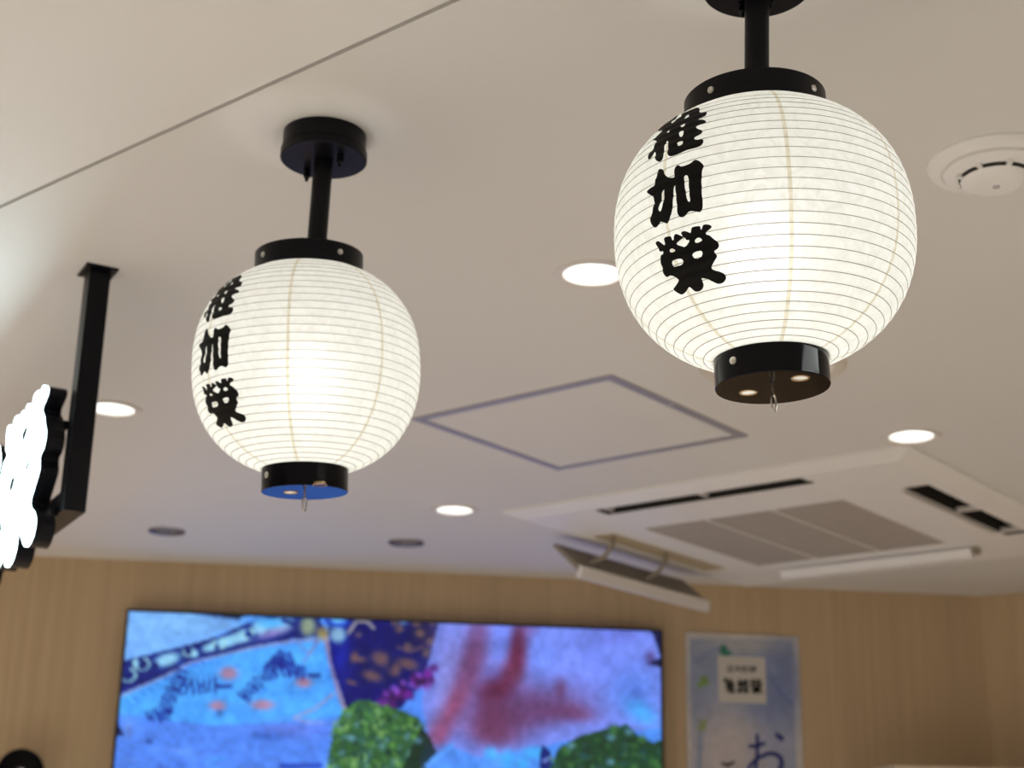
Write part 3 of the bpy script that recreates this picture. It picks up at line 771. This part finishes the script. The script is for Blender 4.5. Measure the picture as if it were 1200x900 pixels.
# scroll ribbon
rib_up = [(135, 776), (170, 768), (215, 757), (258, 745), (292, 728), (320, 714), (370, 716)]
rib_dn = [(384, 744), (345, 749), (300, 757), (262, 766), (222, 776), (190, 793), (160, 806), (133, 818)]
cv.poly(rib_up+rib_dn, (22, 42, 125))
for x, y, rx, ry in ((196, 773, 17, 8), (266, 752, 22, 7), (245, 759, 9, 5), (286, 745, 14, 8), (306, 735, 12, 10), (330, 732, 16, 9), (228, 766, 5, 5), (160, 778, 4, 6)):
    cv.blob(x, y, rx, ry, (150, 208, 238), 0.95, 4, -0.3)
for cx_, cy_, r_ in ((150, 791, 9), (166, 778, 9), (257, 754, 7), (221, 764, 6), (291, 743, 6)):
    cv.stroke([(cx_+r_*math.cos(t), cy_+r_*0.8*math.sin(t)) for t in np.linspace(-1.2, 3.8, 14)], 3, (150, 200, 215), 0.9, 1.5)
for cx_, cy_, r_ in ((149, 792, 5), (167, 780, 5), (182, 780, 4), (221, 762, 4), (292, 743, 3.5), (254, 758, 3)): cv.blob(cx_, cy_, r_, r_, (15, 35, 115), 1, 4)
cv.blob(300, 722, 22, 6, (95, 165, 250), 0.9, 4, -0.35); cv.blob(318, 730, 18, 6, (90, 185, 255), 0.9, 4)
cv.blob(320, 742, 22, 5, (165, 150, 215), 0.8, 2, -0.3)
cv.stroke([(290, 735), (288, 744), (295, 748), (301, 744)], 3, (25, 60, 150), 0.9, 2)
cv.stroke([(332, 727), (345, 732), (352, 724)], 5, (20, 45, 130), 0.9, 2)
cv.stroke([(133, 819), (160, 807), (190, 794), (222, 777), (262, 767), (300, 758), (345, 751), (383, 749)], 3.2, (135, 150, 200), 0.95, 2)
# rim of the plate
cv.stroke([(381, 745), (388, 780), (398, 815), (406, 836)], 4.5, (165, 142, 165), 0.95, 2)
cv.stroke([(372, 752), (356, 776)], 2.5, (130, 125, 175), 0.8, 2); cv.stroke([(350, 755), (362, 766), (373, 752)], 2, (130, 125, 175), 0.6, 2)
cv.stroke([(392, 812), (370, 830), (345, 841)], 3, (160, 150, 190), 0.8, 2); cv.stroke([(345, 842), (365, 847), (392, 849)], 4, (150, 160, 215), 0.7, 2)
cv.stroke([(358, 853), (375, 852), (392, 849)], 3, (30, 60, 150), 0.8, 2)
# small faint rows
for i in range(6): cv.stroke([(147+i*9, 820-i*4.6+rs.uniform(-2, 2)), (155+i*8, 829-i*7)], 2, (50, 105, 205), 0.7, 2)
for i in range(46):
    x = rs.uniform(205, 385); y = rs.uniform(765, 812); cv.stroke([(x, y), (x+rs.uniform(-5, 5), y+rs.uniform(0, 5))], 1.8, (45, 100, 210), 0.5, 2)
# two bent columns of bold characters
def col_chars(path, w, n):
    path = np.array(path, float); seg = np.r_[0, np.cumsum(np.hypot(*np.diff(path, axis=0).T))]
    for i in range(n):
        q = seg[-1]*(i+.5)/n; x = np.interp(q, seg, path[:, 0]); y = np.interp(q, seg, path[:, 1])
        x2 = np.interp(q+2, seg, path[:, 0]); y2 = np.interp(q+2, seg, path[:, 1]); t = np.array([x2-x, y2-y]); t /= np.linalg.norm(t)+1e-9; nn = np.array([-t[1], t[0]])
        ww = w*rs.uniform(0.6, 1.1)
        cv.stroke([(x-nn[0]*ww/2, y-nn[1]*ww/2), (x+nn[0]*ww/2+rs.uniform(-1, 1), y+nn[1]*ww/2+rs.uniform(-1, 1))], 2.6, (28, 46, 140), 0.95, 1.3)
        if i % 3 == 0: cv.stroke([(x, y), (x+t[0]*5, y+t[1]*5)], 2.6, (28, 46, 140), 0.9, 1.3)
col_chars([(172, 843), (188, 836), (198, 820), (208, 800), (214, 784)], 18, 15)
col_chars([(186, 842), (200, 838), (198, 828)], 10, 5)
col_chars([(212, 800), (222, 806), (240, 803), (255, 803)], 20, 7); cv.stroke([(256, 805), (270, 804)], 4, (28, 46, 140), 0.9, 2)
col_chars([(284, 820), (296, 806), (308, 794), (320, 785), (334, 778)], 17, 13)
col_chars([(318, 770), (330, 782), (346, 776)], 26, 9)
col_chars([(346, 788), (358, 788)], 22, 3); cv.stroke([(362, 791), (374, 792)], 4.5, (28, 46, 140), 0.9, 2)
for x, y, rx, ry in ((268, 789, 11, 8), (255, 827, 10, 6), (356, 800, 10, 6), (308, 826, 14, 6)): cv.blob(x, y, rx, ry, (190, 130, 150), 0.85, 3)
cv.blob(257, 836, 4, 5, (50, 90, 150), 0.8)
# lower cloth
cv.poly([(120, 842), (180, 846), (260, 852), (340, 850), (420, 845), (520, 880), (520, 1120), (105, 1120)], (92, 140, 240), 0.85)
for i in range(60):
    x = rs.uniform(125, 400); y = rs.uniform(850, 1100); l = rs.uniform(10, 40)
    cv.stroke([(x, y), (x+l, y+rs.uniform(-2, 9))], rs.uniform(1.5, 5), [(60, 100, 215), (120, 160, 245), (80, 175, 255), (70, 90, 200)][i % 4], 0.4, 3)
cv.blob(315, 862, 22, 5, (40, 90, 180), 0.6); cv.blob(340, 855, 40, 10, (120, 130, 225), 0.5)
cv.poly([(120, 815), (134, 822), (140, 850), (146, 862), (118, 864)], (14, 30, 80), 0.9); cv.blob(150, 855, 6, 10, (120, 150, 215), 0.6)
cv.blob(175, 869, 4, 3, (30, 60, 120), 0.8); cv.stroke([(330, 898), (375, 897)], 6, (25, 50, 150), 0.7, 4)
# navy and gold cloth
cv.poly([(383, 712), (530, 712), (505, 790), (470, 830), (412, 845), (404, 825), (388, 775)], (10, 22, 112))
cv.blob(400, 770, 12, 30, (20, 50, 175), 0.7)
cv.blob(500, 745, 24, 26, (50, 35, 70), 0.8)
cv.blob(361, 734, 10, 13, (150, 165, 140), 0.95, 4); cv.blob(378, 742, 8, 8, (165, 150, 95), 0.9, 3)
cv.blob(395, 728, 12, 8, (110, 180, 245), 0.95, 4); cv.blob(396, 744, 10, 10, (150, 195, 225), 0.95, 4)
cv.stroke([(383, 728), (395, 733), (408, 731)], 4, (20, 60, 190), 0.9, 2)
cv.stroke([(408, 742), (418, 728), (430, 728), (438, 736)], 4, (165, 160, 160), 0.9, 2); cv.blob(420, 744, 4, 4, (150, 120, 120), 0.8)
for x, y, rx, ry in ((446, 772, 13, 10), (436, 792, 14, 7), (462, 785, 9, 9), (478, 778, 14, 7), (424, 774, 8, 5), (415, 770, 5, 8), (412, 800, 8, 3)): cv.blob(x, y, rx, ry, (150, 112, 92), 0.75, 3, 0.3)
cv.blob(430, 778, 8, 4, (12, 20, 90), 0.9); cv.blob(458, 778, 3, 9, (12, 20, 90), 0.7)
for x, y in ((462, 728), (468, 737), (488, 730), (492, 742), (505, 752), (515, 745), (508, 728), (478, 758), (500, 765)): cv.blob(x, y, 5, 6, (150, 120, 90), 0.7, 3, rs.uniform(0, 2))
cv.blob(473, 728, 5, 3, (150, 200, 225), 0.9)
cv.stroke([(465, 758), (480, 764), (495, 758)], 2.5, (150, 115, 100), 0.7, 2)
# hand: soft blurred reds and lilacs
hand = [(520, 712), (790, 712), (790, 860), (720, 862), (650, 870), (590, 905), (540, 880), (505, 870), (495, 830), (498, 790)]
cv.poly(hand, (122, 142, 232))
cv.blob(530, 775, 26, 50, (135, 138, 215), 0.7, 2)
cv.poly([(520, 870), (480, 905), (450, 1120), (800, 1120), (790, 850), (650, 872), (560, 888)], (90, 150, 245))
for x, y, rx, ry, c, a, r in ((560, 745, 14, 40, (125, 100, 160), 0.8, 0.1), (548, 790, 18, 50, (130, 92, 138), 0.75, 0.35), (530, 830, 14, 40, (145, 78, 110), 0.9, 0.5), (514, 860, 12, 18, (150, 82, 118), 0.8, 0.4),
                              (608, 765, 11, 38, (125, 62, 92), 0.95, 0.15), (590, 800, 16, 32, (120, 58, 85), 0.95, 0.6), (572, 815, 14, 18, (112, 48, 80), 0.8, 0), (600, 838, 55, 24, (118, 72, 115), 0.95, -0.15),
                              (655, 832, 36, 12, (118, 66, 105), 0.9, 0.1), (580, 860, 30, 16, (128, 76, 115), 0.8, 0.1), (656, 808, 7, 12, (120, 62, 95), 0.8, 0), (676, 836, 20, 8, (110, 72, 110), 0.7, 0.2),
                              (625, 730, 10, 26, (120, 92, 150), 0.7, 0.3), (580, 790, 8, 10, (120, 120, 205), 0.6, 0), (545, 845, 12, 10, (130, 110, 170), 0.6, 0), (635, 775, 16, 36, (120, 148, 245), 0.75, -0.3), (590, 745, 16, 22, (120, 142, 240), 0.7, 0.2),
                              (578, 792, 12, 10, (125, 130, 215), 0.6, 0.5), (720, 745, 30, 12, (105, 115, 205), 0.6, 0), (740, 810, 30, 30, (100, 150, 250), 0.7, 0), (745, 812, 8, 8, (80, 105, 190), 0.7, 0), (752, 835, 22, 12, (80, 175, 255), 0.85, 0.6)):
    cv.blob(x, y, rx, ry, c, a, 2.4, r)
cv.poly([(762, 736), (790, 734), (790, 790), (772, 782), (757, 778), (774, 770), (768, 752)], (20, 25, 60), 0.85)
cv.blob(762, 770, 6, 8, (90, 60, 110), 0.7)
for x, y, rx, ry, c, a, r in ((625, 822, 70, 26, (104, 76, 122), 0.75, 0.0), (552, 775, 12, 34, (112, 70, 112), 0.7, 0.25), (575, 842, 22, 26, (112, 62, 96), 0.7, 0.3),
                              (605, 758, 9, 30, (104, 46, 76), 0.8, 0.1), (585, 806, 16, 16, (98, 40, 70), 0.7, 0.4), (520, 800, 10, 45, (150, 150, 225), 0.55, 0.2), (700, 775, 45, 26, (118, 138, 235), 0.6, 0.2)):
    cv.blob(x, y, rx, ry, c, a, 2.2, r)
# blue paper at the bottom
cv.stroke([(495, 903), (530, 873)], 5, (100, 165, 250), 0.8, 3)
for x, y, rx, ry in ((575, 883, 8, 8), (595, 890, 9, 12), (625, 882, 14, 8), (612, 895, 8, 8)): cv.blob(x, y, rx, ry, (80, 182, 255), 0.85, 3)
cv.poly([(634, 872), (645, 880), (648, 905), (632, 905)], (20, 35, 110), 0.9); cv.stroke([(637, 892), (647, 887)], 3, (150, 175, 245), 0.9, 2)
# magenta petals
for i in range(46):
    t = i/46; x = 445+t*62+rs.uniform(-8, 8); y = 826-t*38+rs.uniform(-9, 12)
    cv.blob(x, y, rs.uniform(3, 7), rs.uniform(3, 6), [(118, 45, 150), (80, 28, 105), (150, 95, 205), (62, 24, 84)][i % 4], 0.85, 3, rs.uniform(0, 3))
# lettuces
def lettuce(pts, n, cols, seed):
    q = np.random.RandomState(seed)
    cv.poly(pts, cols[0], 1.0); P_ = np.array(pts); mn, mx = P_.min(0), P_.max(0); k = 0
    while k < n:
        x, y = q.uniform(mn[0], mx[0]), q.uniform(mn[1], mx[1])
        if inside(np.array([[x, y]]), [pts])[0]:
            if q.rand() < 0.5: cv.blob(x, y, q.uniform(2, 6), q.uniform(2, 5), cols[q.randint(len(cols))], 0.85, 3, q.uniform(0, 3))
            else:
                a = q.uniform(0, 6); cv.stroke([(x+5*math.cos(a+u), y+4*math.sin(a+u)) for u in (0, 1, 2)], 2.4, cols[q.randint(len(cols))], 0.85, 1.2)
            k += 1
lettuce([(400, 838), (415, 822), (432, 820), (440, 826), (470, 832), (492, 842), (500, 866), (492, 890), (500, 930), (380, 930), (386, 880), (392, 855)], 330,
        [(60, 105, 66), (98, 148, 78), (128, 172, 108), (34, 70, 58), (80, 128, 74), (50, 92, 80), (95, 140, 150)], 3)
cv.poly([(494, 850), (506, 868), (512, 882), (490, 905), (470, 905)], (22, 48, 42), 0.8)
lettuce([(655, 876), (680, 862), (705, 855), (735, 848), (748, 862), (765, 870), (780, 866), (790, 960), (640, 960), (648, 890)], 260,
        [(38, 76, 54), (60, 106, 62), (26, 56, 46), (78, 126, 76), (48, 92, 96)], 4)
for x, y in ((669, 874), (737, 858), (716, 865), (715, 893), (412, 865), (490, 868)): cv.blob(x, y, 5, 4, (130, 180, 225), 0.6, 3)
nz = cv.noise(0.05, 7, 1)+cv.noise(0.03, 3, 2)+cv.noise(0.04, 18, 3, 2)
cv.c = np.clip((cv.c*(1+nz[..., None]*1.6)-0.5)*1.13+0.475, 0, 1)
MT['tv'] = attr_mat('screen_picture', emit=TV_E)
print_grid('screen', wall_pt(sL+bz, zT-bz, 0.0435), WD*(tvw-2*bz), (0, 0, -(tvh-2*bz)), 380, 210, cv, MT['tv'], tv)

# ------------------------------------------------------------------ poster
pl_ = on_wall(803, 741, 0.004); pr_ = on_wall(935.5, 746, 0.004)
s0, s1 = wall_s(pl_), wall_s(pr_); zt = (pl_[2]+pr_[2])/2; pw = s1-s0; ph = pw*1.75
pb = wall_pt(s0, zt-ph, 0.0)
po = empty('poster', pb, 'pale blue poster with white card and navy brush lettering right of the television', 'poster')
pc = Canvas(790, 730, 960, 1010, 2.0, (205, 200, 195))
pc.poly([(808, 748), (929, 751), (936, 1020), (812, 1020)], (150, 160, 185))
pc.blob(870, 870, 45, 40, (205, 196, 196), 0.9); pc.blob(845, 900, 40, 60, (205, 195, 195), 0.8)
pc.blob(915, 800, 28, 55, (118, 132, 180), 0.8, 3); pc.blob(895, 830, 30, 22, (130, 146, 190), 0.7, 2, 0.5)
pc.blob(822, 800, 16, 45, (140, 152, 182), 0.6, 3); pc.blob(870, 756, 40, 10, (185, 182, 182), 0.8); pc.blob(905, 870, 25, 20, (165, 172, 205), 0.7)
pc.stroke([(818, 775), (835, 762), (850, 760)], 6, (120, 135, 180), 0.5, 4)
pc.stroke([(905, 795), (915, 812), (928, 824)], 4, (95, 110, 170), 0.6, 3)
pc.stroke([(890, 770), (905, 780), (910, 800)], 6, (135, 150, 190), 0.5, 4)
pc.poly([(818, 840), (812, 1020), (820, 1020), (824, 850)], (130, 145, 175), 0.6)
for x, y, c in ((851, 763, (40, 120, 95)), (825, 799, (120, 155, 75)), (824, 850, (150, 165, 110))):
    q = np.random.RandomState(int(x))
    for i in range(12): pc.blob(x+q.uniform(-5, 5), y+q.uniform(-5, 5), 3.2, 2.4, c, 0.75, 3, q.uniform(0, 3))
n1 = pc.noise(0.04, 16, 8)+pc.noise(0.02, 6, 9)
pc.c = np.clip(pc.c*(1+n1[..., None]), 0, 1)
MT['poster'] = attr_mat('poster_print', rough=0.55)
print_grid('printed_sheet', wall_pt(s0, zt, 0.004), WD*pw, (0, 0, -ph), 90, 150, pc, MT['poster'], po)
MB().box(wall_pt(s0, zt-ph, 0.0005)-pb, WD*pw, -WN*0.003, (0, 0, ph)).build('backing', MT['card'], po)
# white card with the shop's name
c0 = on_wall(841, 768, 0.0055); c1 = on_wall(898, 825, 0.0055)
a0, a1 = wall_s(c0), wall_s(c1); cz0, cz1 = c0[2]-0.001, c1[2]+0.001
MB().box(wall_pt(a0, cz1, 0.0042)-pb, WD*(a1-a0), -WN*0.0012, (0, 0, cz0-cz1)).build('name_card', MT['card'], po)
cw_ = (a1-a0)
for k, (poly, hs) in enumerate(GL):
    P_ = np.array(poly); mn, mx = P_.min(0), P_.max(0); wch = cw_*0.26; hch = 0.042
    def conv(L): return [((p[0]-mn[0])/(mx[0]-mn[0])*wch+cw_*(0.09+0.29*k), -(p[1]-mn[1])/(mx[1]-mn[1])*hch) for p in L]
    v2, tr2 = fill(conv(poly), [conv(h) for h in hs])
    zc0 = cz0-(cz0-cz1)*0.47
    MB().add([wall_pt(a0+x, zc0+y, 0.0058)-pb for x, y in v2], tr2).build('printed_character', MT['ink'], po)
def text_part(txt, s, z, size, m, parent, off, thick=0.0):
    cu = bpy.data.curves.new('text', 'FONT'); cu.body = txt; cu.size = size; cu.align_x = 'CENTER'; cu.offset = thick
    t = bpy.data.objects.new('text', cu); C.objects.link(t)
    bpy.context.view_layer.update()
    me = bpy.data.meshes.new_from_object(t.evaluated_get(bpy.context.evaluated_depsgraph_get()))
    bpy.data.objects.remove(t)
    vs = [tuple(wall_pt(s+v.co.x, z+v.co.y, off)-pb) for v in me.vertices]; fs = [tuple(p_.vertices) for p_ in me.polygons]
    return MB().add(vs, fs).build('printed_line', m, parent)
text_part('日本料理', (a0+a1)/2, cz0-(cz0-cz1)*0.34, 0.021, MT['ink'], po, 0.0058, 0.0004)
def wall_stroke(name, pts, widths, m):
    vs = []; fs = []
    P3 = [on_wall(x, y, 0.0070) for x, y in pts]; n = len(P3)
    for i, p_ in enumerate(P3):
        a = P3[max(0, i-1)]; b = P3[min(n-1, i+1)]; t = (b-a)/np.linalg.norm(b-a); w = np.cross(t, WN); w /= np.linalg.norm(w)
        vs += [p_-w*widths[i]/2-pb, p_+w*widths[i]/2-pb]
    for i in range(n-1): fs.append((2*i, 2*i+1, 2*i+3, 2*i+2))
    return vs, fs
mb = MB(); k = 0.0024
def sm(pts, it=3):
    for _ in range(it):
        o = [pts[0]]
        for a, b in zip(pts[:-1], pts[1:]): o += [tuple(np.array(a)*.75+np.array(b)*.25), tuple(np.array(a)*.25+np.array(b)*.75)]
        pts = o+[pts[-1]]
    return pts
def brush(pts, w0, w1, w2=None):
    pts = sm(pts); n = len(pts); w2 = w1 if w2 is None else w2
    ws = [np.interp(i/(n-1), [0, .5, 1], [w0, w1, w2])*k for i in range(n)]
    mb.add(*wall_stroke('s', pts, ws, MT['navy']))
brush([(877, 874), (884, 875), (892, 872), (897, 871)], 3, 5, 3)
brush([(887, 860), (888, 872), (887, 890), (885, 903), (880, 908), (876, 902), (882, 893), (892, 886), (904, 882), (914, 886), (917, 895), (912, 905), (905, 910)], 4, 4, 6)
brush([(908, 860), (913, 863), (918, 867)], 2, 6, 5)
mb.build('brush_lettering', MT['navy'], po)
mb = MB(); brush([(845, 893), (850, 897), (856, 896), (861, 892)], 1.5, 3.5, 1.5); brush([(842, 912), (850, 916), (860, 915)], 2, 3.5, 2)
mb.build('brush_lettering', MT['ink'], po)

# ------------------------------------------------------------------ cream partition top, lower right
pt0 = on_wall(1050, 897, 0.32); s_a = wall_s(pt0); zt2 = pt0[2]
s_b = float((corner-WP)@WD)-0.09
base = wall_pt((s_a+s_b)/2, 0, 0.3)
par = empty('partition', (base[0], base[1], 0), 'cream topped low partition below the corner of the back wall', 'partition')
b3 = np.array([base[0], base[1], 0])
Lw = 0.66
MB().box(wall_pt(s_a, 0.03, 0.32)-b3, WD*Lw, WN*0.12, (0, 0, zt2-0.05)).build('core', MT['cream'], par)
MB().box(wall_pt(s_a-0.01, 0.0, 0.33)-b3, WD*(Lw+0.02), WN*0.14, (0, 0, 0.03)).build('plinth', MT['cream'], par)
MB().box(wall_pt(s_a-0.012, zt2-0.022, 0.335)-b3, WD*(Lw+0.024), WN*0.15, (0, 0, 0.022)).build('top_board', MT['cream'], par)

# ------------------------------------------------------------------ black round fitting, lower left
c = on_wall(23.5, 905, 0.10)
base = wall_pt(wall_s(c), c[2], 0.0)
sp_ = empty('spotlight', base, 'round black spotlight head on the back wall at the lower left corner', 'spotlight')
toc = (EYE-c); toc /= np.linalg.norm(toc)
xf = Matrix.Translation(Vector((c-base).tolist()))@Vector(toc.tolist()).to_track_quat('Z', 'Y').to_matrix().to_4x4()
MB().lathe([(0.0005, -0.06), (0.030, -0.06), (0.045, -0.045), (0.056, -0.005), (0.057, 0.006), (0.050, 0.008), (0.046, -0.002), (0.0005, -0.004)], 56).build('head', MT['lacquer'], sp_, True, xf)
MB().lathe([(0.0005, 0.004), (0.010, 0.003), (0.014, -0.003)], 32).build('lens', MT['glass'], sp_, True, xf)
MB().tube([(0, 0, 0), tuple((c-base)*0.55)], 0.009, 12).build('arm', MT['black'], sp_, True)
wn = -WN
MB().box(-WD*0.03+np.array([0, 0, -0.03]), WD*0.06, wn*0.008, (0, 0, 0.06)).build('wall_plate', MT['black'], sp_)
